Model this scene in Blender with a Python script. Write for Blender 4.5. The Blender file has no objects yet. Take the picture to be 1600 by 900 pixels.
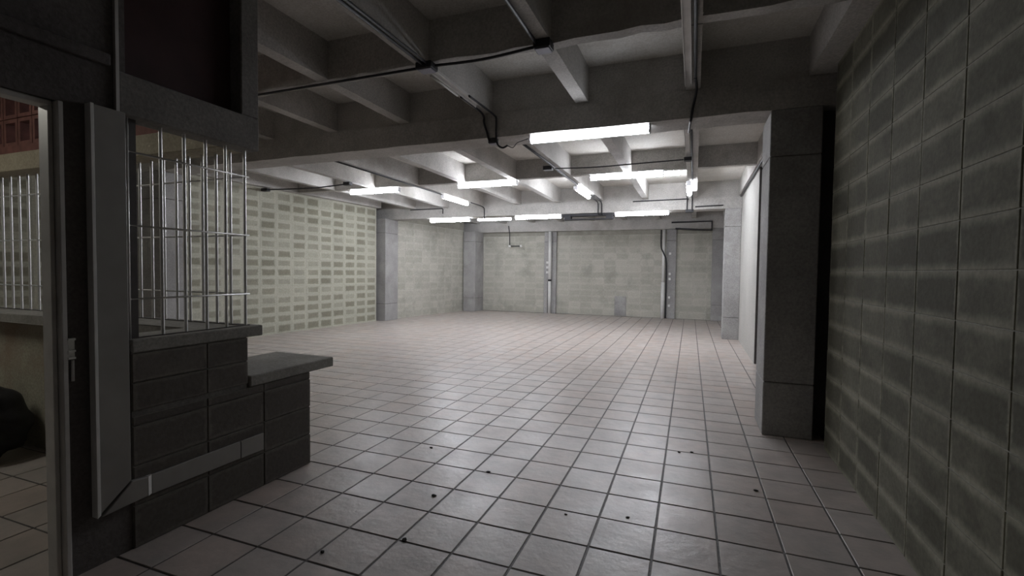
import bpy, bmesh, math, random
from mathutils import Vector, Matrix
random.seed(7)
scene = bpy.context.scene
COL = scene.collection

# ---------------------------------------------------------------- camera
def make_camera():
    yaw, pitch, roll, f, h = 0.36724, -0.03498, 0.01205, 740.1, 1.3521
    cy, sy, cp, sp = math.cos(yaw), math.sin(yaw), math.cos(pitch), math.sin(pitch)
    fwd = Vector((-sy*cp, cy*cp, sp)); right = Vector((cy, sy, 0)); up = right.cross(fwd)
    r2 = math.cos(roll)*right + math.sin(roll)*up
    u2 = -math.sin(roll)*right + math.cos(roll)*up
    cam = bpy.data.cameras.new('camera'); o = bpy.data.objects.new('camera', cam); COL.objects.link(o)
    cam.sensor_fit = 'HORIZONTAL'; cam.sensor_width = 36.0; cam.lens = f/1600*36.0
    cam.clip_start = 0.02
    m = Matrix((r2, u2, -fwd)).transposed().to_4x4(); m.translation = (0, 0, h)
    o.matrix_world = m
    scene.camera = o
make_camera()

# ---------------------------------------------------------------- world, exposure, lamp power
w = bpy.data.worlds.new('world'); scene.world = w; w.use_nodes = True
w.node_tree.nodes['Background'].inputs[0].default_value = (0, 0, 0, 1)
w.node_tree.nodes['Background'].inputs[1].default_value = 0.0
scene.view_settings.view_transform = 'Standard'
scene.view_settings.look = 'None'
scene.view_settings.gamma = 1.0
scene.view_settings.use_curve_mapping = False
scene.view_settings.exposure = 1.2
LAMP_POWER = 26.5
scene.cycles.diffuse_bounces = 8
scene.cycles.max_bounces = 12

# ---------------------------------------------------------------- main dimensions (metres)
ZB, ZJ, ZS = 2.709, 2.954, 3.273          # beam soffit, joist soffit, slab soffit
Y1, Y2, Y3 = 4.458, 10.71, 14.93          # first beam, second beam, back wall
XR = 0.973                                # right block wall face
YN = -2.5                                 # wall behind the camera
XB = -2.47                                # booth side wall face

# ---------------------------------------------------------------- materials
def nmat(name):
    m = bpy.data.materials.new(name); m.use_nodes = True
    nt = m.node_tree
    return m, nt, nt.nodes['Principled BSDF']
def N(nt, t, **kw):
    n = nt.nodes.new(t)
    for k, v in kw.items(): setattr(n, k, v)
    return n
def L(nt, a, b): nt.links.new(a, b)
def ramp(nt, fac, stops):
    r = N(nt, 'ShaderNodeValToRGB'); e = r.color_ramp.elements
    while len(e) < len(stops): e.new(0.5)
    for i, (p, c) in enumerate(stops): e[i].position = p; e[i].color = (*c, 1) if len(c) == 3 else c
    L(nt, fac, r.inputs[0]); return r.outputs[0]
def noise(nt, vec, scale, detail=4, rough=0.55):
    n = N(nt, 'ShaderNodeTexNoise'); n.inputs['Scale'].default_value = scale
    n.inputs['Detail'].default_value = detail; n.inputs['Roughness'].default_value = rough
    if vec is not None: L(nt, vec, n.inputs['Vector'])
    return n.outputs['Fac']
def math_(nt, op, a, b=None, clamp=False):
    n = N(nt, 'ShaderNodeMath', operation=op); n.use_clamp = clamp
    for i, x in enumerate((a, b)):
        if x is None: continue
        if isinstance(x, (int, float)): n.inputs[i].default_value = x
        else: L(nt, x, n.inputs[i])
    return n.outputs[0]
def mixc(nt, fac, a, b, blend='MIX'):
    n = N(nt, 'ShaderNodeMix', data_type='RGBA', blend_type=blend)
    if isinstance(fac, (int, float)): n.inputs[0].default_value = fac
    else: L(nt, fac, n.inputs[0])
    for i, x in ((6, a), (7, b)):
        if isinstance(x, tuple): n.inputs[i].default_value = (*x, 1)
        else: L(nt, x, n.inputs[i])
    return n.outputs[2]
def bump(nt, bsdf, h, strength, dist=0.01):
    b = N(nt, 'ShaderNodeBump'); b.inputs['Strength'].default_value = strength; b.inputs['Distance'].default_value = dist
    L(nt, h, b.inputs['Height']); L(nt, b.outputs[0], bsdf.inputs['Normal'])
def geopos(nt): return N(nt, 'ShaderNodeNewGeometry').outputs['Position']

def concrete(name, dark, light, scale=1.6, rough=0.85, stain=None):
    m, nt, b = nmat(name); p = geopos(nt)
    c = ramp(nt, noise(nt, p, scale, 6, 0.6), [(0.32, dark), (0.68, light)])
    fine = noise(nt, p, 60, 3)
    c = mixc(nt, 0.35, c, ramp(nt, fine, [(0.3, (0.25,)*3), (0.7, (0.8,)*3)]), 'OVERLAY')
    if stain:
        s = ramp(nt, noise(nt, p, 0.9, 8, 0.7), [(0.52, (0, 0, 0)), (0.66, (1, 1, 1))])
        c = mixc(nt, math_(nt, 'MULTIPLY', s, 0.6), c, stain)
    L(nt, c, b.inputs['Base Color']); b.inputs['Roughness'].default_value = rough
    bump(nt, b, noise(nt, p, 35, 4), 0.35)
    return m

def block_material(name, core, edge, bu, bv, spread=0.5, var=0.2, mottle=0.25, stain=None, wob=0.22, soft=0.3, gain=1.0):
    """block face: darker core inside a paler mortar-smeared rim (generated coordinates);
    spread = how far single blocks differ in how much of the core is smeared over"""
    m, nt, b = nmat(name)
    tc = N(nt, 'ShaderNodeTexCoord'); sep = N(nt, 'ShaderNodeSeparateXYZ'); L(nt, tc.outputs['Generated'], sep.inputs[0])
    info = N(nt, 'ShaderNodeObjectInfo'); p = geopos(nt)
    n1 = noise(nt, p, 9, 5, 0.65); n2 = noise(nt, p, 1.1, 5, 0.6); n3 = noise(nt, p, 4.5, 6, 0.7)
    def rim(x, wdt):
        d = math_(nt, 'ABSOLUTE', math_(nt, 'SUBTRACT', x, 0.5))
        d = math_(nt, 'ADD', d, math_(nt, 'MULTIPLY', math_(nt, 'SUBTRACT', n1, 0.5), wob))
        mr = N(nt, 'ShaderNodeMapRange'); mr.interpolation_type = 'SMOOTHSTEP'
        mr.inputs[1].default_value = 0.5-wdt; mr.inputs[2].default_value = 0.5-wdt*soft
        L(nt, d, mr.inputs[0]); return mr.outputs[0]
    f = math_(nt, 'MAXIMUM', rim(sep.outputs[0], bu), rim(sep.outputs[2], bv))
    f = math_(nt, 'MULTIPLY', f, gain)
    rnd = math_(nt, 'MULTIPLY', math_(nt, 'POWER', info.outputs['Random'], 1.6), spread)
    f = math_(nt, 'ADD', f, rnd)
    f = math_(nt, 'ADD', f, math_(nt, 'MULTIPLY', math_(nt, 'SUBTRACT', n2, 0.5), 1.1))
    f = math_(nt, 'ADD', f, math_(nt, 'MULTIPLY', math_(nt, 'SUBTRACT', n3, 0.5), mottle*4), clamp=True)
    c = mixc(nt, f, core, edge)
    if stain:
        sf = ramp(nt, noise(nt, p, 1.7, 6, 0.7), [(0.50, (0, 0, 0)), (0.68, (0.8,)*3)]); c = mixc(nt, sf, c, stain)
    br = math_(nt, 'ADD', math_(nt, 'MULTIPLY', math_(nt, 'FRACT', math_(nt, 'MULTIPLY', info.outputs['Random'], 37.3)), var), 1.0-var/2)
    hs = N(nt, 'ShaderNodeHueSaturation'); L(nt, br, hs.inputs['Value']); L(nt, c, hs.inputs['Color'])
    c = mixc(nt, 0.35, hs.outputs[0], ramp(nt, noise(nt, p, 45, 4), [(0.3, (0.3,)*3), (0.7, (0.75,)*3)]), 'OVERLAY')
    L(nt, c, b.inputs['Base Color']); b.inputs['Roughness'].default_value = 0.92
    bump(nt, b, noise(nt, p, 90, 3), 0.2, 0.004)
    return m

def tile_material(name, single):
    m, nt, b = nmat(name)
    info = N(nt, 'ShaderNodeObjectInfo'); wn = N(nt, 'ShaderNodeTexWhiteNoise', noise_dimensions='3D')
    if single: L(nt, info.outputs['Location'], wn.inputs['Vector'])
    else:
        tc = N(nt, 'ShaderNodeTexCoord'); sn = N(nt, 'ShaderNodeVectorMath', operation='SNAP')
        sn.inputs[1].default_value = (0.3, 0.3, 0.3); L(nt, tc.outputs['Object'], sn.inputs[0]); L(nt, sn.outputs[0], wn.inputs['Vector'])
    p = geopos(nt)
    c = ramp(nt, wn.outputs['Value'], [(0.0, (0.430, 0.388, 0.358)), (0.45, (0.470, 0.435, 0.408)), (0.8, (0.450, 0.390, 0.350)), (1.0, (0.485, 0.455, 0.430))])
    blot = ramp(nt, noise(nt, p, 5.5, 5, 0.6), [(0.35, (0.36, 0.36, 0.36)), (0.7, (0.62, 0.58, 0.57))])
    c = mixc(nt, 0.55, c, blot, 'OVERLAY')
    L(nt, c, b.inputs['Base Color'])
    rr = ramp(nt, noise(nt, p, 4, 4), [(0.3, (0.29,)*3), (0.7, (0.42,)*3)]); L(nt, rr, b.inputs['Roughness'])
    b.inputs['Specular IOR Level'].default_value = 0.55
    bump(nt, b, noise(nt, p, 18, 4), 0.25)
    return m

def plain(name, col, rough=0.6, metal=0.0, var=0.12, scale=12):
    m, nt, b = nmat(name); p = geopos(nt)
    c = mixc(nt, ramp(nt, noise(nt, p, scale, 4), [(0.3, (0,)*3), (0.7, (1,)*3)]), tuple(x*(1-var) for x in col), tuple(min(1, x*(1+var)) for x in col))
    L(nt, c, b.inputs['Base Color']); b.inputs['Roughness'].default_value = rough; b.inputs['Metallic'].default_value = metal
    return m

def emitter(name, col, strength):
    m, nt, b = nmat(name)
    b.inputs['Base Color'].default_value = (0.9, 0.9, 0.92, 1)
    b.inputs['Emission Color'].default_value = (*col, 1); b.inputs['Emission Strength'].default_value = strength
    return m

M = {
 'conc':   concrete('concrete', (0.27, 0.265, 0.26), (0.40, 0.395, 0.385), stain=(0.20, 0.19, 0.175)),
 'ceil':   concrete('ceiling_concrete', (0.50, 0.485, 0.45), (0.66, 0.645, 0.60), scale=1.1, stain=(0.42, 0.39, 0.345)),
 'joist':  concrete('joist_concrete', (0.36, 0.35, 0.33), (0.50, 0.487, 0.465), scale=2.0, stain=(0.27, 0.25, 0.22)),
 'plaster':concrete('painted_plaster', (0.34, 0.335, 0.315), (0.43, 0.42, 0.395), scale=0.8),
 'slab':   concrete('counter_concrete', (0.18, 0.172, 0.155), (0.27, 0.26, 0.235), scale=4.0),
 'slab_d': concrete('lintel_concrete', (0.15, 0.142, 0.132), (0.22, 0.21, 0.195), scale=4.0),
 'mortar': concrete('mortar', (0.26, 0.255, 0.215), (0.36, 0.35, 0.30), scale=5.0),
 'mortar_l': concrete('pale_mortar', (0.38, 0.372, 0.315), (0.46, 0.452, 0.39), scale=4.0),
 'mortar_dark': concrete('dark_mortar', (0.10, 0.095, 0.085), (0.16, 0.15, 0.135), scale=5.0),
 'grout':  concrete('grout', (0.055, 0.048, 0.045), (0.095, 0.085, 0.08), scale=8.0, rough=0.6),
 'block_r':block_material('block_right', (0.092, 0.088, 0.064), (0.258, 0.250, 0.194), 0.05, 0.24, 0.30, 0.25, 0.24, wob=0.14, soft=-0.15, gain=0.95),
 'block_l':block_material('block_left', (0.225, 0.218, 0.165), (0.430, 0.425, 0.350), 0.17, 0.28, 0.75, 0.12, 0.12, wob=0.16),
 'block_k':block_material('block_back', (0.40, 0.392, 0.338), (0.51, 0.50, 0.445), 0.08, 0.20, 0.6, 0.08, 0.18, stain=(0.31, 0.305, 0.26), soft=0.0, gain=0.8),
 'block_b':block_material('block_booth', (0.092, 0.082, 0.072), (0.135, 0.122, 0.105), 0.06, 0.12, 0.3, 0.2, 0.2),
 'tile':   tile_material('floor_tile', True),
 'tile_f': tile_material('floor_tile_far', False),
 'steel':  plain('galvanised_steel', (0.74, 0.74, 0.72), 0.42, 0.6, 0.06, 30),
 'frame':  plain('grey_painted_metal', (0.58, 0.57, 0.55), 0.45, 0.2, 0.10, 8),
 'darkmetal': plain('dark_painted_metal', (0.075, 0.068, 0.066), 0.5, 0.2, 0.2, 14),
 'duct':   plain('grey_sheet_metal', (0.27, 0.26, 0.245), 0.45, 0.15, 0.08, 7),
 'black':  plain('black_plastic', (0.018, 0.018, 0.022), 0.5, 0.0, 0.2, 20),
 'box':    plain('grey_box_plastic', (0.24, 0.24, 0.30), 0.5, 0.0, 0.1, 20),
 'white':  plain('white_plastic', (0.72, 0.72, 0.70), 0.4, 0.0, 0.06, 10),
 'brick':  plain('red_clay', (0.15, 0.06, 0.048), 0.85, 0.0, 0.3, 14),
 'maroon': plain('dark_maroon_panel', (0.045, 0.018, 0.018), 0.7, 0.0, 0.2, 6),
 'beige':  concrete('beige_plaster', (0.26, 0.228, 0.165), (0.36, 0.32, 0.235), scale=3.0),
 'booth_in': concrete('booth_inner_render', (0.30, 0.282, 0.215), (0.42, 0.40, 0.31), scale=2.0, stain=(0.25, 0.16, 0.11)),
 'dirt':   plain('dirt', (0.03, 0.026, 0.022), 0.9),
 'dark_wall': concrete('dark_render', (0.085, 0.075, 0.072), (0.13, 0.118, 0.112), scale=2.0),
 'lamp':   emitter('lamp_glow', (0.90, 0.925, 1.0), LAMP_POWER),
 'lamp_near': emitter('lamp_glow_near', (0.90, 0.925, 1.0), LAMP_POWER*0.23),  # nearest lamp, turned down to keep the near part of the hall dark
 'lamp_dim': emitter('lamp_glow_dim', (0.95, 0.93, 0.85), LAMP_POWER*0.75),
 'housing':plain('lamp_housing', (0.70, 0.70, 0.72), 0.4, 0.0, 0.05),
}

# ---------------------------------------------------------------- helpers
def tag(o, label=None, cat=None, group=None, kind=None):
    if label: o['label'] = label
    if cat: o['category'] = cat
    if group: o['group'] = group
    if kind: o['kind'] = kind
    return o
def link(name, me, mat, loc=(0, 0, 0), parent=None, rot=None):
    o = bpy.data.objects.new(name, me); COL.objects.link(o)
    if mat is not None and not me.materials: me.materials.append(mat)
    o.location = loc
    if rot: o.rotation_euler = rot
    if parent is not None: o.parent = parent
    return o
def empty(name, loc, rotz=0.0):
    o = bpy.data.objects.new(name, None); COL.objects.link(o); o.location = loc; o.rotation_euler = (0, 0, rotz)
    o.empty_display_size = 0.1
    return o
def bm_mesh(name, bm, smooth=False):
    bmesh.ops.recalc_face_normals(bm, faces=bm.faces)
    me = bpy.data.meshes.new(name); bm.to_mesh(me); bm.free()
    if smooth:
        for p in me.polygons: p.use_smooth = True
    return me
def add_box(bm, lo, hi):
    vs = [bm.verts.new((x, y, z)) for x in (lo[0], hi[0]) for y in (lo[1], hi[1]) for z in (lo[2], hi[2])]
    for f in ((0, 1, 3, 2), (4, 6, 7, 5), (0, 4, 5, 1), (2, 3, 7, 6), (0, 2, 6, 4), (1, 5, 7, 3)):
        bm.faces.new([vs[i] for i in f])
def box_mesh(name, sx, sy, sz, bevel=0.0):
    bm = bmesh.new(); add_box(bm, (-sx/2, -sy/2, 0), (sx/2, sy/2, sz))
    if bevel > 0: bmesh.ops.bevel(bm, geom=list(bm.edges), offset=bevel, segments=1, affect='EDGES')
    return bm_mesh(name, bm)
def pos(parent): return Vector(parent.location) if parent is not None else Vector((0, 0, 0))
def box(name, lo, hi, mat, parent=None, bevel=0.0):
    """box between two world corners, origin at its base; parent must be unrotated"""
    lo, hi = Vector(lo), Vector(hi); s = hi-lo
    me = box_mesh(name, s.x, s.y, s.z, bevel)
    base = Vector(((lo.x+hi.x)/2, (lo.y+hi.y)/2, lo.z))
    return link(name, me, M[mat], base-pos(parent), parent)
def wobble_box(name, lo, hi, mat, parent=None, amp=0.01, cuts=40, axis=0, bevel=0.006):
    """long concrete member whose edges are slightly uneven, as struck from rough formwork"""
    lo, hi = Vector(lo), Vector(hi); s = hi-lo
    bm = bmesh.new(); add_box(bm, (-s.x/2, -s.y/2, 0), (s.x/2, s.y/2, s.z))
    ed = [e for e in bm.edges if abs((e.verts[0].co-e.verts[1].co)[axis]) > 1e-4]
    bmesh.ops.subdivide_edges(bm, edges=ed, cuts=cuts, use_grid_fill=True)
    prof = {}
    for v in bm.verts:
        if v.co.z < s.z*0.5 and abs(abs(v.co[axis])-s[axis]/2) > 1e-4:
            k = round(v.co[axis], 3)
            if k not in prof: prof[k] = random.uniform(-amp, amp)
            v.co.z += prof[k]
            v.co[1-axis] += random.uniform(-amp, amp)*0.5
    me = bm_mesh(name, bm)
    return link(name, me, M[mat], Vector(((lo.x+hi.x)/2, (lo.y+hi.y)/2, lo.z))-pos(parent), parent)
def tube(name, pts, rad, mat, parent=None, sides=8, origin=None):
    """swept round tube through world points"""
    pts = [Vector(p) for p in pts]
    org = Vector(origin) if origin is not None else pts[0].copy()
    bm = bmesh.new(); rings = []; s = None
    for i, p in enumerate(pts):
        d0 = (pts[i]-pts[i-1]).normalized() if i else (pts[1]-pts[0]).normalized()
        d1 = (pts[i+1]-pts[i]).normalized() if i < len(pts)-1 else d0
        d = (d0+d1).normalized()
        if s is None: s = d.cross(Vector((0, 0, 1)) if abs(d.z) < 0.9 else Vector((1, 0, 0))).normalized()
        else: s = (s-d*s.dot(d)).normalized()          # carried along the path, so the tube never twists
        t = d.cross(s)
        rings.append([bm.verts.new(p-org+rad*(math.cos(2*math.pi*k/sides)*s+math.sin(2*math.pi*k/sides)*t)) for k in range(sides)])
    for a, b in zip(rings, rings[1:]):
        for k in range(sides): bm.faces.new((a[k], a[(k+1) % sides], b[(k+1) % sides], b[k]))
    bm.faces.new(rings[0]); bm.faces.new(rings[-1])
    me = bm_mesh(name, bm)
    for p in me.polygons: p.use_smooth = len(p.vertices) == 4
    return link(name, me, M[mat], org-pos(parent), parent)
def curve_pts(pts, n=6):
    """Catmull-Rom through the given points"""
    P = [Vector(p) for p in pts]; out = []
    for i in range(len(P)-1):
        a, b, c, d = P[max(i-1, 0)], P[i], P[i+1], P[min(i+2, len(P)-1)]
        for k in range(n):
            t = k/n
            out.append(0.5*((2*b)+(c-a)*t+(2*a-5*b+4*c-d)*t*t+(3*b-a-3*c+d)*t**3))
    return out+[P[-1]]

# ================================================================ FLOOR
floor = box('floor', (-8.9, YN, -0.16), (1.6, 15.1, -0.0035), 'grout')
tag(floor, 'dim tiled floor of square terracotta-grey tiles with dark grout', kind='structure')
T, TA, TX0, TY0 = 0.3, 0.008, -0.1394, 3.4838
tile_me = box_mesh('tile', T-0.0105, T-0.0105, 0.012, 0.0022)
tile_me.materials.append(M['tile'])
ca, sa = math.cos(TA), math.sin(TA)
near, far = [], []
for i in range(-28, 5):
    for j in range(-39, 19):
        a, b = TX0+(i+0.5)*T, TY0-(j+0.5)*T
        x, y = a*ca-b*sa, a*sa+b*ca
        if not (-8.6 < x < 1.05 and YN+0.1 < y < 14.85): continue
        # horizontal angle test for the part of the floor in view
        dx, dy = x*math.cos(0.36724)+y*math.sin(0.36724), -x*math.sin(0.36724)+y*math.cos(0.36724)
        inview = dy > 0.9 and abs(dx) < 1.16*dy+0.15 and x < XR+0.1
        booth_hidden = x < -2.6 and y < 2.0 and not (y > 0.9 and y < 2.0 and x > -5.2)
        (near if inview and not booth_hidden else far).append((dx*dx+dy*dy, a, b, x, y))
near.sort(); far += near[300:]; near = near[:300]
for d, a, b, x, y in near:
    o = link('tile', tile_me, None, (x, y, -0.012-floor.location.z+random.uniform(-0.0006, 0.0006)), floor, (0, 0, TA+random.uniform(-0.004, 0.004)))
    o.location.x -= floor.location.x; o.location.y -= floor.location.y
bm = bmesh.new(); hs = (T-0.0105)/2
for d, a, b, x, y in far:
    z = random.uniform(-0.0005, 0.0005)
    top = [bm.verts.new((a+sx*(hs-0.0028), b+sy*(hs-0.0028), z)) for sx, sy in ((-1, -1), (1, -1), (1, 1), (-1, 1))]
    low = [bm.verts.new((a+sx*hs, b+sy*hs, z-0.0028)) for sx, sy in ((-1, -1), (1, -1), (1, 1), (-1, 1))]
    bot = [bm.verts.new((a+sx*hs, b+sy*hs, -0.008)) for sx, sy in ((-1, -1), (1, -1), (1, 1), (-1, 1))]
    bm.faces.new(top)
    for k in range(4):
        bm.faces.new((low[k], low[(k+1) % 4], top[(k+1) % 4], top[k]))
        bm.faces.new((bot[k], bot[(k+1) % 4], low[(k+1) % 4], low[k]))
tf = link('tile_field', bm_mesh('tile_field', bm), M['tile_f'], -floor.location, floor, (0, 0, TA))
tf['kind'] = 'stuff'

# ================================================================ CEILING
ceiling = box('ceiling', (-8.9, YN, ZS), (1.6, 15.1, ZS+0.18), 'ceil')
tag(ceiling, 'ribbed concrete ceiling of slab, joists and deep beams', kind='structure')
JXS = [-0.05-0.98*k for k in range(8)]
def beam(name, y0, y1, zb, x0=-8.2, x1=1.1, amp=0.004, mat='joist'):
    return wobble_box(name, (x0, y0, zb), (x1, y1, ZS), mat, ceiling, amp, 60, 0)
beam('cross_joist', 3.225, 3.325, ZJ, x1=0.82, amp=0.011)
beam('cross_joist', 0.35, 0.45, ZJ, x1=0.82)
beam('cross_joist', 7.74, 7.85, ZJ, x1=0.81)
beam('cross_joist', 12.9, 13.0, ZJ, x1=0.81)
# main beams: upper stem and slightly proud lower part (pour line between them)
def main_beam(y0, y1, zb):
    wobble_box('beam', (-8.2, y0, zb), (1.1, y1, ZJ-0.004), 'joist', ceiling, 0.004, 50, 0)
    wobble_box('beam', (-8.2, y0+0.008, ZJ-0.004), (1.1, y1-0.008, ZS), 'joist', ceiling, 0.001, 50, 0)
main_beam(Y1, Y1+0.35, ZB)
main_beam(Y2, Y2+0.36, ZB-0.01)
main_beam(14.72, 15.0, 2.66)
for x in JXS:
    for (a, b) in ((YN, 0.35), (0.45, 3.225), (3.325, Y1+0.008), (Y1+0.342, 7.74), (7.85, Y2+0.008), (Y2+0.352, 12.9), (13.0, 14.72)):
        wobble_box('joist', (x-0.06, a, ZJ), (x+0.06, b, ZS), 'joist', ceiling, 0.0022, 16, 1)
# edge beams along both side walls
wobble_box('edge_beam', (0.82, YN, ZJ), (1.45, Y1+0.01, ZS), 'joist', ceiling, 0.003, 24, 1)
wobble_box('edge_beam', (0.81, Y1+0.34, ZJ), (1.45, Y2+0.01, ZS), 'joist', ceiling, 0.003, 24, 1)
wobble_box('edge_beam', (0.70, Y2+0.35, ZJ), (1.45, 14.72, ZS), 'joist', ceiling, 0.003, 24, 1)

# ================================================================ BLOCK WALLS
BLK = {}
def block_mesh(lx, dz, depth=0.05, mat='block_r'):
    key = (round(lx, 3), round(dz, 3), mat)
    if key not in BLK:
        bm = bmesh.new(); add_box(bm, (-lx/2, -depth, -dz/2), (lx/2, 0, dz/2))
        front = [e for e in bm.edges if all(abs(v.co.y+depth) < 1e-5 for v in e.verts)]
        bmesh.ops.bevel(bm, geom=front, offset=0.002, segments=1, affect='EDGES')
        me = bm_mesh('block', bm); me.materials.append(M[mat]); BLK[key] = me
    return BLK[key]
def block_wall(name, p0, p1, z_rows, u_joints, thick, mat, gapu=0.008, gapv=0.007, proud=0.006, mortar='mortar', top=None, label=None, zlo=0.0):
    """wall from p0 to p1 (plan points); its face looks to the left of the direction p0->p1 turned by -90 degrees
    local x runs along the wall, local -y is the visible face"""
    p0, p1 = Vector((*p0, 0)), Vector((*p1, 0)); d = p1-p0; ln = d.length; ang = math.atan2(d.y, d.x)
    zt = top if top else z_rows[-1]
    bm = bmesh.new(); add_box(bm, (0, proud, zlo), (ln, thick, zt))
    wl = link(name, bm_mesh(name, bm), M[mortar], p0, None, (0, 0, ang))
    tag(wl, label, kind='structure')
    for z0, z1 in zip(z_rows, z_rows[1:]):
        for u0, u1 in zip(u_joints, u_joints[1:]):
            me = block_mesh(u1-u0-gapu, z1-z0-gapv, 0.05, mat)
            # depth: face at local y = 0 with a hair of unevenness, back buried in the mortar bed
            link('block', me, None, ((u0+u1)/2, 0.05+random.uniform(-0.001, 0.001), (z0+z1)/2), wl, (random.uniform(-0.003, 0.003), 0, random.uniform(-0.003, 0.003)))
    return wl
def joints(start, pitch, lo, hi):
    k = math.ceil((lo-start)/pitch-1e-6); out = [lo] if start+k*pitch-lo > 0.03 else []
    x = start+k*pitch
    while x < hi-0.03: out.append(x); x += pitch
    return out+[hi]
# right wall: local x must run so that local -y faces -X ; p0 far end, p1 near end (direction -Y)
RW_END = 4.285
rows_r = [0.0]+[-0.0139+0.1987*n for n in range(1, 15)]+[ZJ]
uj = [RW_END-y for y in reversed(joints(3.510-0.3736*20, 0.3736, YN, RW_END))]
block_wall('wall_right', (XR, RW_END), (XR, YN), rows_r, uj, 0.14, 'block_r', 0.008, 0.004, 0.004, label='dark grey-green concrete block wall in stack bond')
# left wall, two slightly turned stretches either side of the pillar
def leftpts(x0, y0, x1, y1): return (x0, y0), (x1, y1)
A, B = (-8.05-0.0735*9.5, -2.5), (-7.805, 10.34)
ln = math.hypot(B[0]-A[0], B[1]-A[1])
ky = ln/(B[1]-A[1])
rows_l = [0.0]+[0.025+0.192*n for n in range(1, 15)]+[ZJ]
ujl = [(y+2.5)*ky for y in joints(6.985-0.3726*10, 0.3726, 3.0, 10.34)]
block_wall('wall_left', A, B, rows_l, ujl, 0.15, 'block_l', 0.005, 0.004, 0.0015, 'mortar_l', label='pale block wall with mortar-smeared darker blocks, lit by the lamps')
A2, B2 = (-7.70, 11.02), (-7.27, 14.35)
ln2 = math.hypot(B2[0]-A2[0], B2[1]-A2[1])
block_wall('wall_left_rear', A2, B2, rows_l[:14]+[ZB], joints(0.05, 0.373, 0.0, ln2), 0.15, 'block_k', 0.006, 0.005, 0.003, top=ZS, label='stained pale block wall behind the left pillar')
# back wall (face looks to -Y): direction +X
rows_k = [0.0]+[0.02+0.193*n for n in range(1, 14)]
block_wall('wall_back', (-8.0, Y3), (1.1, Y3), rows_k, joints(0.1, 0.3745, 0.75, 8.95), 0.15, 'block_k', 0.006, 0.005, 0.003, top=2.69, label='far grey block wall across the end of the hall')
# plain walls: right rear, recess behind the first pillar, wall behind the camera
o = box('wall_right_rear', (0.87, 7.98, 0), (1.12, Y3+0.1, ZJ), 'plaster'); tag(o, 'plain pale rendered wall beyond the near pillar', kind='structure')
box('end_shade', (0.872, 7.955, 0), (1.12, 7.985, ZJ), 'darkmetal', o)  # dark box stands in for the shade on the wall's end face
o = box('wall_right_recess', (0.985, 4.70, 0), (1.12, 7.98, ZJ), 'conc'); tag(o, 'recessed wall hidden behind the near pillar', kind='structure')
box('return_wall', (0.93, 4.62, 0), (1.12, 4.70, ZB), 'dark_wall', o)
box('return_wall', (1.112, RW_END-0.2, 0), (1.2, 4.62, ZB), 'dark_wall', o)
o = box('wall_front', (-8.9, YN-0.15, 0), (1.6, YN, ZS), 'dark_wall'); tag(o, 'wall behind the camera', kind='structure')
# low pale base course on the back wall
box_patch = box('access_panel', (-2.31, Y3-0.018, 0.02), (-1.955, Y3+0.004, 0.62), 'conc', bevel=0.004)
tag(box_patch, 'small grey rectangular panel set low in the far block wall', 'panel')
# left edge beam, following the turned wall
bm = bmesh.new(); add_box(bm, (0, -0.16, ZJ), (ln, 0.15, ZS))
link('edge_beam', bm_mesh('edge_beam', bm), M['joist'], Vector((A[0], A[1], 0))-ceiling.location, ceiling, (0, 0, math.atan2(B[1]-A[1], B[0]-A[0])))

# ================================================================ PILLARS
def pillar(x0, x1, y0, y1, top, label, seams=(0.455, 2.33)):
    e = empty('pillar', ((x0+x1)/2, (y0+y1)/2, 0)); tag(e, label, 'pillar', 'concrete pillars carrying the beams')
    zs = [0.0]+[s for s in seams if s < top]+[top]
    for k, (a, b) in enumerate(zip(zs, zs[1:])):
        box('shaft_section', (x0, y0, a), (x1, y1, b-(0.007 if k < len(zs)-2 else 0)), 'conc', e, 0.006)
    box('core', (x0+0.012, y0+0.012, 0), (x1-0.012, y1-0.012, top), 'mortar_dark', e)
    return e
pillar(0.56, 0.93, Y1, Y1+0.49, ZB+0.0, 'dark concrete pillar beside the right block wall, nearest to the camera')
pillar(0.56, 0.868, Y2, Y2+0.36, ZB-0.01, 'pale grey concrete pillar at the far right, its front face lit')
pillar(-7.92, -7.60, 10.45, 11.02, ZB-0.01, 'concrete pillar on the far left between two block walls')
pillar(-7.60, -7.03, Y1, Y1+0.35, ZB, 'concrete pillar seen through the booth bars')
pillar(-7.24, -6.80, 14.25, 14.9, 2.66, 'concrete pillar in the far left corner of the hall')
pillar(-4.60, -4.19, 14.86, 15.0, 2.66, 'shallow grey pillar on the far wall behind the left white pipe', seams=(2.33,))
pillar(-0.795, -0.52, 14.86, 15.0, 2.66, 'shallow dark pillar on the far wall beside the right pipe', seams=(2.33,))
pillar(0.46, 0.868, 14.80, 15.0, 2.66, 'shallow grey pillar in the far right corner', seams=(0.455, 2.33))

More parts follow.
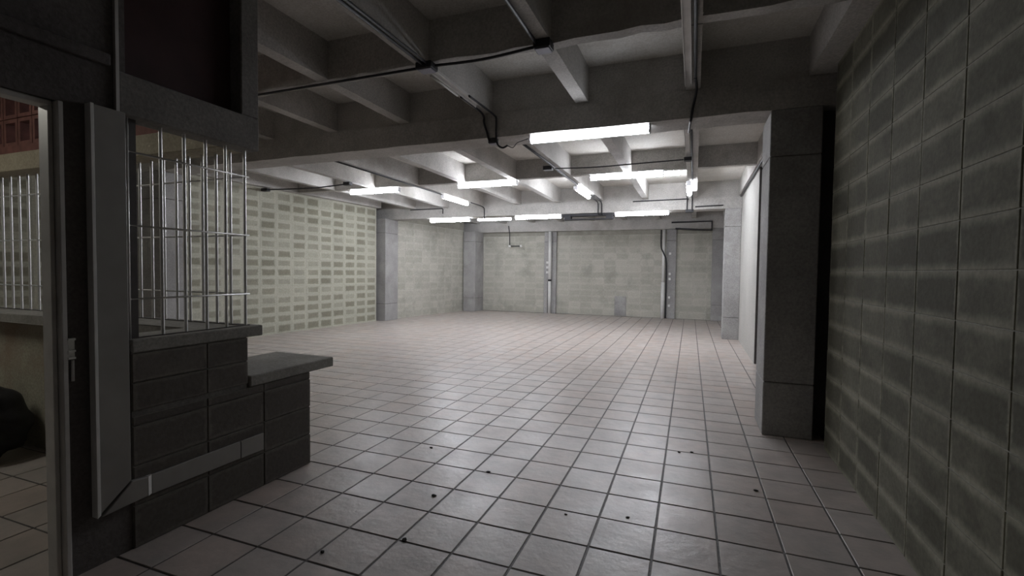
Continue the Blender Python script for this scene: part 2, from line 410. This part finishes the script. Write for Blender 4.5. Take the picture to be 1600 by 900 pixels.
# ================================================================ FLUORESCENT LAMPS
def lamp(cx, cy, cz, length, axis, label, standoff=0.0, dia=0.082, glow='lamp'):
    """batten fitting: housing, glowing tube cover, two end caps; cz is the centre of the tube; axis 0 = along X, 1 = along Y"""
    e = empty('fluorescent_lamp', (cx, cy, cz)); tag(e, label, 'lamp', 'lit fluorescent battens under the ceiling beams')
    rz = 0 if axis == 0 else math.pi/2
    e.rotation_euler = (0, 0, rz)
    r = dia/2
    bm = bmesh.new(); sides = 12; rings = []
    for x in (-length/2+0.02, length/2-0.02):
        rings.append([bm.verts.new((x, r*math.cos(2*math.pi*k/sides), r*math.sin(2*math.pi*k/sides))) for k in range(sides)])
    for k in range(sides): bm.faces.new((rings[0][k], rings[0][(k+1) % sides], rings[1][(k+1) % sides], rings[1][k]))
    me = bm_mesh('tube_cover', bm, True); link('tube_cover', me, M[glow], (0, 0, 0), e)
    bm = bmesh.new(); add_box(bm, (-length/2, -0.022, r*0.9), (length/2, 0.022, r*0.9+0.014+standoff))
    link('housing', bm_mesh('housing', bm), M['housing'], (0, 0, 0), e)
    for s in (-1, 1):
        bm = bmesh.new(); add_box(bm, (s*(length/2-0.01)-0.011, -r*0.95, -r*0.95), (s*(length/2-0.01)+0.011, r*0.95, r))
        bmesh.ops.bevel(bm, geom=list(bm.edges), offset=0.006, segments=1, affect='EDGES')
        link('end_cap', bm_mesh('end_cap', bm), M['housing'], (0, 0, 0), e)
    return e
lamp(-0.98, 4.500, 2.662, 1.16, 0, 'nearest and largest glowing fluorescent lamp, under the first concrete beam', glow='lamp_near')
lamp(-5.925, 7.79, 2.896, 1.16, 0, 'leftmost glowing lamp, under the cross joist near the left block wall')
lamp(-3.50, 7.79, 2.900, 1.16, 0, 'glowing lamp under the cross joist left of the picture centre')
lamp(-1.065, 7.79, 2.903, 1.16, 0, 'long glowing lamp under the cross joist, below the nearest lamp')
lamp(-0.59, 9.25, 3.195, 0.62, 0, 'lamp on the slab, its right end showing behind another lamp', standoff=0.02)
lamp(-4.93, 9.30, 2.893, 1.16, 1, 'short-looking slanted lamp under a joist, far left')
lamp(-2.06, 9.10, 2.893, 1.16, 1, 'short-looking slanted lamp under a joist in the picture centre')
lamp(-0.13, 9.28, 2.893, 1.16, 1, 'lamp seen end-on under the rightmost joist')
lamp(-5.88, 10.80, 2.640, 1.16, 0, 'leftmost lamp under the second beam, beside the left pillar')
lamp(-3.51, 10.80, 2.652, 1.16, 0, 'middle lamp under the second beam, left of the dark fitting')
lamp(-1.12, 10.80, 2.658, 1.16, 0, 'rightmost lamp under the second beam, right of the dark fitting')
lamp(-5.56, 12.95, 2.885, 1.10, 0, 'farthest lamp, beyond the second beam', dia=0.07)
lamp(-4.97, 0.35, 2.895, 1.16, 1, 'dim lamp under a joist inside the booth, outside the picture', glow='lamp_dim')

# ================================================================ BOOTH (side wall, rear wall, door)
wa = box('wall_booth', (XB-0.13, 1.43, 0.0), (XB-0.006, 2.05, 0.942), 'mortar_dark')
tag(wa, 'low dark block wall under the barred booth window', kind='structure')
box('wall_core', (XB-0.13, 2.05, 0.0), (XB-0.006, 2.54, 0.640), 'mortar_dark', wa)
ych = [1.43, 1.802, 2.165, 2.545]
def bblock(y0, y1, z0, z1):
    me = block_mesh(y1-y0-0.007, z1-z0-0.008, 0.05, 'block_b')
    link('block', me, None, Vector((XB-0.05+random.uniform(-0.002, 0.002), (y0+y1)/2, (z0+z1)/2))-pos(wa), wa, (0, 0, math.pi/2))
for z0, z1 in ((0.0, 0.208), (0.208, 0.40), (0.40, 0.592), (0.592, 0.640)):
    for y0, y1 in zip(ych, ych[1:]): bblock(y0, y1, z0, z1)
for z0, z1 in ((0.662, 0.80), (0.80, 0.942)):
    for y0, y1 in ((1.43, 1.802), (1.802, 2.058)): bblock(y0, y1, z0, z1)
# end face of the low wall, facing the hall
for z0, z1 in ((0.0, 0.208), (0.208, 0.40), (0.40, 0.592)):
    me = block_mesh(0.115, z1-z0-0.008, 0.03, 'block_b')
    link('block', me, None, Vector((XB-0.065, 2.51, (z0+z1)/2))-pos(wa), wa, (0, 0, math.pi))
# pier between door and window, wall over the door, wall before the door
wd = box('wall_booth_near', (XB-0.13, 1.187, 0.0), (XB-0.012, 1.43, ZS), 'dark_wall'); tag(wd, 'dark pier between booth door and barred window', kind='structure')
box('wall_core', (XB-0.13, YN, 0.0), (XB-0.012, 0.12, ZS), 'dark_wall', wd)
box('wall_core', (XB-0.13, 0.12, 2.036), (XB-0.012, 1.187, ZS), 'dark_wall', wd)
box('ledge', (XB-0.03, 0.12, 2.25), (XB+0.012, 1.36, 2.30), 'dark_wall', wd, 0.004)
box('corner_angle', (XB-0.02, 1.382, 2.055), (XB+0.006, 1.396, ZS), 'frame', wd)
# lintel, corner post and pierced brick panel over the window
wu = box('wall_booth_upper', (XB-0.13, 1.396, 2.055), (XB+0.002, 2.14, 2.245), 'slab_d', bevel=0.006); tag(wu, 'grey concrete lintel and post over the barred window', kind='structure')
box('post', (XB-0.13, 2.022, 2.245), (XB+0.002, 2.14, ZS), 'slab_d', wu, 0.006)
def pierced(name='brick', wdt=0.19, hgt=0.205, dep=0.09, hw=0.125, hh=0.145):
    bm = bmesh.new(); ox, oz = wdt/2-0.003, hgt/2-0.003; ix, iz = hw/2, hh/2
    def ring(x, z, y): return [bm.verts.new((sx*x, y, sz*z)) for sx, sz in ((-1, -1), (1, -1), (1, 1), (-1, 1))]
    of, inf, ob, inb = ring(ox, oz, -dep/2), ring(ix, iz, -dep/2), ring(ox, oz, dep/2), ring(ix, iz, dep/2)
    for k in range(4):
        j = (k+1) % 4
        bm.faces.new((of[k], of[j], inf[j], inf[k])); bm.faces.new((ob[k], inb[k], inb[j], ob[j]))
        bm.faces.new((of[k], ob[k], ob[j], of[j])); bm.faces.new((inf[k], inf[j], inb[j], inb[k]))
    me = bm_mesh(name, bm); me.materials.append(M['brick']); return me
pb = pierced()
box('infill_panel', (XB-0.12, 1.396, 2.245), (XB-0.085, 2.022, ZS), 'maroon', wu)
# rear wall of the booth, facing the camera through the door; window with bars above it
wb = box('wall_booth_rear', (-5.75, 1.985, 0.0), (XB-0.13, 2.05, 0.942), 'booth_in'); tag(wb, 'low beige wall under the rear counter, seen through the booth door', kind='structure')
box('lintel', (-5.75, 1.98, 2.055), (XB-0.13, 2.135, 2.19), 'beige', wb, 0.006)
box('brick_course', (-5.75, 1.99, 2.19), (XB-0.13, 2.125, 2.245), 'brick', wb)
for iz in range(5):
    for ix in range(16):
        x = -5.72+0.19*(ix+0.5)+0.03; z = 2.247+0.205*(iz+0.5)
        if z+0.1 > ZS or x > XB-0.25: continue
        link('brick', pb, None, Vector((x, 2.05, z))-pos(wb), wb)

# door frame
df = empty('door_1', (XB, 1.12, 0)); tag(df, 'grey sheet-metal door frame of the booth', kind='structure')
box('jamb', (XB-0.095, 1.150, 0), (XB-0.027, 1.166, 2.012), 'frame', df, 0.002)
box('jamb', (XB-0.090, 1.167, 0), (XB+0.008, 1.186, 2.035), 'frame', df, 0.003)
box('jamb', (XB-0.10, 0.12, 0), (XB-0.035, 0.16, 2.035), 'frame', df, 0.003)
box('head', (XB-0.095, 0.16, 2.012), (XB-0.027, 1.166, 2.035), 'frame', df, 0.003)
lt = box('latch_keeper', (XB-0.011, 1.185, 0.955), (XB-0.005, 1.215, 1.045), 'steel', df, 0.001)
for z in (0.957, 0.987, 1.037):
    bm = bmesh.new(); add_box(bm, (0, -0.016, 0), (0.018, 0.010, 0.008))
    link('lug', bm_mesh('lug', bm), M['steel'], (0.003, 0, z-0.955), lt)
tube('bolt_rod', [(XB-0.002, 1.205, 0.86), (XB-0.002, 1.205, 0.95)], 0.006, 'frame', df)
# sheet-metal cable trunking: upright, mitred elbow, run along the wall
tk = empty('cable_trunking', (XB, 1.34, 0.225)); tag(tk, 'grey sheet-metal cable trunking, upright beside the booth door, mitred to a low horizontal run', 'trunking')
def prism(name, poly, x0, x1, mat, parent, bevel=0.003):
    """polygon in the YZ plane extruded from x0 to x1"""
    bm = bmesh.new(); org = pos(parent)
    a = [bm.verts.new(Vector((x0, y, z))-org) for y, z in poly]; b = [bm.verts.new(Vector((x1, y, z))-org) for y, z in poly]
    bm.faces.new(a); bm.faces.new(list(reversed(b)))
    for k in range(len(poly)): bm.faces.new((a[k], b[k], b[(k+1) % len(poly)], a[(k+1) % len(poly)]))
    if bevel: bmesh.ops.bevel(bm, geom=list(bm.edges), offset=bevel, segments=1, affect='EDGES')
    return link(name, bm_mesh(name, bm), M[mat], (0, 0, 0), parent)
XD = XB+0.028
prism('upright_duct', [(1.281, 0.247), (1.406, 0.352), (1.406, 2.055), (1.281, 2.055)], XB-0.012, XD, 'duct', tk)
prism('edge_fold', [(1.268, 0.234), (1.281, 0.244), (1.281, 2.057), (1.268, 2.057)], XB-0.010, XD+0.004, 'white', tk, 0.001)  # white colour stands in for light falling on the duct's side
prism('elbow', [(1.288, 0.232), (1.480, 0.244), (1.480, 0.338), (1.410, 0.345)], XB+0.003, XD, 'duct', tk)
bm = bmesh.new(); org = pos(tk)
q = [(1.480, XD), (1.505, XB+0.012), (1.505, XB+0.003), (1.480, XB+0.003)]
a = [bm.verts.new(Vector((x, y, 0.244))-org) for y, x in q]; b = [bm.verts.new(Vector((x, y, 0.338))-org) for y, x in q]
bm.faces.new(a); bm.faces.new(list(reversed(b)))
for k in range(4): bm.faces.new((a[k], b[k], b[(k+1) % 4], a[(k+1) % 4]))
link('transition', bm_mesh('transition', bm), M['frame'], (0, 0, 0), tk)
prism('horizontal_duct', [(1.505, 0.240), (1.99, 0.238), (1.99, 0.338), (1.505, 0.336)], XB+0.003, XB+0.015, 'duct', tk, 0.002)
prism('horizontal_duct', [(1.993, 0.237), (2.150, 0.236), (2.150, 0.340), (1.993, 0.338)], XB+0.003, XB+0.016, 'duct', tk, 0.002)

# counters
bm = bmesh.new()
outer = [(XB+0.005, 1.43), (XB+0.005, 2.158), (-5.75, 2.158), (-5.75, 1.86), (-2.72, 1.86), (-2.72, 1.43)]
zc0, zc1 = 0.943, 1.006
a = [bm.verts.new((x-XB, y-2.0, 0)) for x, y in outer]; b = [bm.verts.new((x-XB, y-2.0, zc1-zc0)) for x, y in outer]
bm.faces.new(a); bm.faces.new(list(reversed(b)))
for k in range(6): bm.faces.new((a[k], b[k], b[(k+1) % 6], a[(k+1) % 6]))
bmesh.ops.bevel(bm, geom=list(bm.edges), offset=0.006, segments=1, affect='EDGES')
o = link('counter_slab', bm_mesh('counter_slab', bm), M['slab'], (XB, 2.0, zc0)); tag(o, 'upper concrete counter slab of the booth, bars standing on it', 'counter')
o = box('ledge_slab', (-3.02, 2.066, 0.641), (XB+0.006, 2.765, 0.708), 'slab', bevel=0.006); tag(o, 'lower concrete ledge slab jutting out past the booth wall', 'counter')

# grilles
def bar_mesh(h, r=0.0085):
    bm = bmesh.new(); rings = []
    for z in (0, h): rings.append([bm.verts.new((r*math.cos(k*math.pi/4), r*math.sin(k*math.pi/4), z)) for k in range(8)])
    for k in range(8): bm.faces.new((rings[0][k], rings[0][(k+1) % 8], rings[1][(k+1) % 8], rings[1][k]))
    return bm_mesh('bar', bm, True)
bme = bar_mesh(2.056-1.004); bme.materials.append(M['steel'])
XG, YG = -2.53, 2.090
ga = empty('window_grille', (XG, 1.85, 1.004)); tag(ga, 'steel bar grille on the side of the booth, facing the hall', 'grille', 'booth window grilles')
for y in (1.612, 1.730, 1.847, 1.965, 2.090): link('bar', bme, None, (0, y-1.85, 0), ga)
for z in (1.900, 1.550, 1.197): tube('rail', [(XG+0.008, 1.46, z), (XG+0.008, 2.112, z)], 0.0055, 'steel', ga, 6)
box('sill_rail', (XG-0.008, 1.46, 1.003), (XG+0.012, 2.11, 1.011), 'darkmetal', ga)
box('post', (XG-0.02, 1.462, 1.004), (XG+0.012, 1.492, 2.056), 'darkmetal', ga)
tube('post', [(XG+0.012, 1.452, 1.006), (XG+0.012, 1.452, 2.056)], 0.007, 'steel', ga)
gb = empty('window_grille', (-4.1, YG, 1.004)); tag(gb, 'long steel bar grille along the rear of the booth', 'grille', 'booth window grilles')
for k in range(1, 27): link('bar', bme, None, (XG-0.0+4.1-0.1205*k, 0, 0), gb)
for z in (1.900, 1.550, 1.197): tube('rail', [(-5.75, YG+0.008, z), (XG-0.02, YG+0.008, z)], 0.0055, 'steel', gb, 6)
box('sill_rail', (-5.75, YG-0.01, 1.003), (XG-0.02, YG+0.01, 1.011), 'darkmetal', gb)

# dark sack inside the booth
bm = bmesh.new(); bmesh.ops.create_icosphere(bm, subdivisions=4, radius=1.0)
for v in bm.verts:
    n = v.co.copy()
    wob = 1+0.09*math.sin(5*n.x+2*n.z)+0.07*math.sin(7*n.y+4*n.x)+0.05*math.sin(11*n.z+3*n.y)
    v.co = Vector((n.x*0.30*wob*(1.08-0.28*max(n.z, 0)), n.y*0.20*wob*(1.08-0.25*max(n.z, 0)), max(0.0, 0.27+n.z*0.29*wob)))
o = link('sack', bm_mesh('sack', bm, True), M['black'], (-4.62, 1.71, 0.0)); tag(o, 'dark slumped sack on the booth floor below the rear counter', 'sack')

# ================================================================ CONDUITS, BOXES AND CABLES
def conduit(pts, rad, label, mat='black', smooth=False, group='electrical conduits', name='conduit'):
    o = tube(name, curve_pts(pts) if smooth else pts, rad, mat, None, 8)
    return tag(o, label, 'conduit', group)
def jbox(c, label, s=(0.10, 0.08, 0.045), lid=True):
    e = box('junction_box', (c[0]-s[0]/2, c[1]-s[1]/2, c[2]-s[2]/2), (c[0]+s[0]/2, c[1]+s[1]/2, c[2]+s[2]/2), 'black', None, 0.005)
    tag(e, label, 'junction box', 'junction boxes on the joists')
    if lid: box('lid', (c[0]-s[0]*0.42, c[1]-s[1]*0.42, c[2]-s[2]/2-0.008), (c[0]+s[0]*0.42, c[1]+s[1]*0.42, c[2]-s[2]/2+0.001), 'box', e, 0.003)
    return e
ZC = ZJ-0.022
conduit([(-3.95, 3.245, ZC), (-2.04, 3.245, ZC)], 0.011, 'black conduit under the near cross joist, running left from a junction box')
conduit([(-1.90, 3.245, ZC), (-1.5, 3.24, ZC-0.014), (-1.09, 3.215, ZC)], 0.011, 'black conduit sagging between two junction boxes under the near cross joist', smooth=True)
jbox((-1.975, 3.235, ZC-0.006), 'black junction box under the left of the two near joists', (0.14, 0.11, 0.05))
jbox((-1.02, 3.205, ZC-0.006), 'black junction box with pale lid at the head of the white-edged joist', (0.12, 0.11, 0.06))
conduit([(-1.985, 0.6, ZC), (-1.985, 3.18, ZC)], 0.012, 'left black conduit along the underside of the near joist')
conduit([(-1.945, 0.6, ZC), (-1.945, 3.18, ZC)], 0.009, 'right thin black conduit along the underside of the near joist')
conduit([(-1.06, 0.6, ZC), (-1.06, 3.15, ZC)], 0.012, 'black conduit along the joist that leads to the pale-lidded box')
def channel(x, y0, y1, label, wdt=0.045, mat='frame', z=ZJ):
    e = empty('steel_channel', (x, (y0+y1)/2, z)); tag(e, label, 'channel', 'steel cable channels under the joists')
    box('web', (x-wdt/2, y0, z-0.008), (x+wdt/2, y1, z-0.001), mat, e)
    for s in (-1, 1): box('flange', (x+s*wdt/2-0.003, y0, z-0.028), (x+s*wdt/2+0.003, y1, z-0.008), mat, e)
    return e
channel(-1.975, 3.34, 4.18, 'grey steel channel under the joist left of the nearest lamp', 0.055)
tube_o = tube('unlit_tube', [(-2.035, 3.40, ZC), (-2.035, 3.86, ZC)], 0.010, 'white'); tag(tube_o, 'thin pale rod beside the steel channel on the near joist', 'rod')
channel(-0.085, 0.8, 4.30, 'long pale steel channel under the rightmost near joist', 0.05)
conduit([(-0.03, 0.8, ZC), (-0.03, 4.13, ZC)], 0.011, 'straight black conduit beside the pale steel channel on the rightmost near joist')
conduit([(-0.03, 4.14, ZC), (-0.02, 4.34, ZC-0.01), (-0.03, 4.432, ZC-0.06), (-0.045, 4.437, 2.80), (-0.055, 4.437, ZB+0.02), (-0.06, 4.437, ZB-0.025), (-0.065, 4.48, ZB-0.03), (-0.08, 4.80, ZB-0.025)], 0.011, 'black cable curving from the right steel channel down the first beam', smooth=True)
conduit([(-2.02, 3.9, ZC), (-2.02, 4.30, ZC), (-2.03, 4.42, ZC-0.02), (-2.035, 4.44, 2.86), (-2.0, 4.44, 2.76), (-1.985, 4.445, 2.70), (-1.985, 4.47, 2.672)], 0.011, 'left of two black cables looping down the first beam', smooth=True)
conduit([(-1.94, 3.9, ZC), (-1.93, 4.30, ZC), (-1.91, 4.42, ZC-0.02), (-1.90, 4.44, 2.88), (-1.90, 4.44, 2.72), (-1.885, 4.45, 2.63), (-1.84, 4.47, 2.60), (-1.80, 4.50, 2.625)], 0.010, 'right of two black cables looping down the first beam, its end free', smooth=True)
jbox((-1.955, 4.50, 2.682), 'black box at the foot of the two cables on the first beam', (0.085, 0.08, 0.05))
conduit([(-1.80, 4.50, 2.625), (-1.74, 4.50, 2.60), (-1.70, 4.50, 2.64), (-1.66, 4.50, 2.655), (-1.575, 4.50, 2.675)], 0.004, 'thin loose wire leading to the left end of the nearest lamp', smooth=True)
# beyond the first beam
channel(-0.12, 4.85, 8.65, 'steel channel under the rightmost joist beyond the first beam', 0.05)
conduit([(-0.07, 4.83, ZC), (-0.07, 8.66, ZC)], 0.011, 'black conduit along the rightmost joist beyond the first beam')
conduit([(-2.02, 4.83, ZC), (-2.02, 8.5, ZC)], 0.016, 'black conduit along the centre joist up to a slanted lamp')
conduit([(-4.94, 5.2, ZC), (-4.94, 8.70, ZC)], 0.013, 'black conduit along the left joist up to a slanted lamp')
conduit([(-2.0, 6.95, ZC-0.02), (-1.4, 6.93, ZC-0.045), (-0.7, 6.90, ZC-0.04), (-0.175, 6.88, ZC-0.036)], 0.009, 'black cable slung across between the centre and rightmost joists', smooth=True)
jbox((-2.11, 6.95, ZC-0.01), 'black box on the centre joist beyond the first beam', (0.14, 0.10, 0.06), False)
jbox((-0.12, 6.88, ZC-0.036), 'black box on the rightmost joist beyond the first beam', (0.10, 0.10, 0.05), False)
conduit([(-7.845, 7.02, 2.90), (-7.2, 7.03, 2.885), (-6.6, 7.05, 2.885), (-6.005, 7.02, 2.905)], 0.012, 'black cable slung from the left wall to a box on the joist', smooth=True)
jbox((-7.93, 7.02, 2.90), 'dark box on the left edge beam over the block wall', (0.16, 0.09, 0.06), False)
jbox((-5.93, 7.02, 2.91), 'dark box under the joist near the leftmost lamp', (0.14, 0.09, 0.06), False)
def drop(x, label, dx=0.0, y=Y2-0.014, ys=9.72):
    conduit([(x, ys, ZC), (x, y-0.25, ZC), (x+dx, y-0.03, ZC-0.03), (x+dx, y, ZC-0.12), (x+dx, y, 2.74), (x+dx, y, 2.675), (x+dx, y+0.05, 2.66)], 0.013, label, smooth=True)
drop(-4.87, 'black cable dropping down the second beam on the left', ys=9.93)
drop(-2.06, 'left of two black cables dropping down the second beam in the centre')
drop(-1.98, 'right of two black cables dropping down the second beam in the centre')
drop(-0.18, 'left leg of the cable loop on the second beam at the right', ys=9.95)
drop(-0.08, 'right leg of the cable loop on the second beam at the right', ys=9.95)
conduit([(-7.0, Y2-0.014, 2.93), (-6.05, Y2-0.014, 2.935), (-6.03, Y2-0.014, 2.915), (-6.03, Y2-0.014, 2.80)], 0.012, 'dark cable along the left of the second beam, turning down to a lamp')
conduit([(-1.3, Y2-0.014, 2.915), (-0.15, Y2-0.014, 2.925)], 0.012, 'dark cable along the pour line of the second beam at the right')
conduit([(-0.02, Y2-0.014, 2.755), (0.52, Y2-0.014, 2.765)], 0.012, 'thin dark cable beside the far right pillar on the second beam')
jbox((-0.13, Y2+0.03, 2.675), 'box at the foot of the right cable loop', (0.16, 0.10, 0.06), False)
# dark unlit fitting between two lamps on the second beam
e = empty('dark_fitting', (-2.35, 10.82, 2.60)); tag(e, 'dark unlit lamp fitting under the second beam between two lit lamps', 'fitting')
box('body', (-2.92, 10.76, 2.635), (-1.72, 10.88, 2.697), 'black', e, 0.006)
box('reflector', (-2.86, 10.74, 2.555), (-1.78, 10.90, 2.58), 'black', e, 0.004)
for x in (-2.86, -1.90): box('end_bracket', (x, 10.75, 2.56), (x+0.16, 10.89, 2.64), 'black', e, 0.004)
# cable on the right edge beam and rear wall
conduit([(0.845, 5.0, ZJ-0.02), (0.845, Y2-0.02, ZJ-0.02)], 0.014, 'dark conduit running under the right edge beam')
# far wall pieces
def pipe(x, y, segs, label):
    e = empty('drain_pipe', (x, y, 0)); tag(e, label, 'pipe', 'pipes on the far wall')
    for z0, z1, r, mat in segs: tube('pipe_section', [(x, y, z0), (x, y, z1)], r, mat, e, 10)
    return e
pp = pipe(-4.385, 14.79, [(0.0, 1.05, 0.05, 'white'), (1.05, 1.11, 0.055, 'black'), (1.11, 2.65, 0.05, 'white')], 'white pipe standing against the left pillar of the far wall')
for z in (1.30, 1.46, 1.62): box('clip_box', (-4.52, 14.83, z), (-4.44, 14.862, z+0.075), 'white', pp, 0.004)
tube('cable', [(-4.45, 14.84, 0.02), (-4.45, 14.84, 1.05)], 0.018, 'black', pp)
pp = pipe(-0.87, 14.80, [(0.0, 1.08, 0.058, 'white'), (1.08, 2.65, 0.045, 'white')], 'white pipe with a black cable on the far wall, right of the centre')
tube('cable', curve_pts([(-0.785, 14.82, 0.02), (-0.785, 14.82, 1.3), (-0.80, 14.76, 1.75), (-0.87, 14.74, 1.95), (-0.945, 14.77, 2.15), (-0.95, 14.80, 2.64)]), 0.02, 'black', pp)
for z in (0.35, 0.60, 1.15, 1.30, 1.9): box('clip_box', (-0.72, 14.835, z), (-0.66, 14.862, z+0.07), 'white', pp, 0.004)
conduit([(-0.66, 14.66, 2.84), (0.43, 14.66, 2.85), (0.43, 14.66, 2.60), (-0.05, 14.66, 2.62), (-0.55, 14.66, 2.66)], 0.024, 'black pipe loop at the top right of the far wall')
conduit([(-5.80, 14.70, 2.86), (-5.77, 14.70, 2.64), (-5.76, 14.70, 2.62), (-5.76, 14.72, 2.22)], 0.016, 'black cable hanging from the far beam to a small white lamp holder')
conduit([(-5.74, 14.72, 2.19), (-5.40, 14.72, 2.19)], 0.016, 'short horizontal black conduit between two white holders on the far wall')
for x, lb in ((-5.76, 'left small white holder on the far wall'), (-5.36, 'right small white holder on the far wall')):
    o = box('lamp_holder', (x-0.035, 14.68, 2.155), (x+0.035, 14.76, 2.225), 'white', None, 0.01); tag(o, lb, 'lamp holder', 'white holders on the far wall')

# ================================================================ DIRT CRUMBS
bm = bmesh.new(); bmesh.ops.create_icosphere(bm, subdivisions=2, radius=1.0)
for v in bm.verts: v.co *= random.uniform(0.75, 1.15)
cr = bm_mesh('dirt_crumb', bm); cr.materials.append(M['dirt'])
for x, y, s in ((-1.262, 2.879, 0.012), (-1.427, 2.447, 0.013), (-1.324, 1.984, 0.013), (-1.84, 3.111, 0.011), (-1.627, 1.75, 0.010), (-0.638, 2.537, 0.007), (-0.312, 2.635, 0.009), (0.39, 3.273, 0.011), (-0.077, 3.757, 0.011), (0.013, 3.795, 0.010)):
    o = link('dirt_crumb', cr, None, (x, y, s*0.3), None, (0, 0, random.uniform(0, 6))); o.scale = (s*1.3, s*0.9, s*0.5)
    tag(o, 'small dark crumb of dirt lying on the floor tiles', 'debris', 'dirt crumbs on the floor')
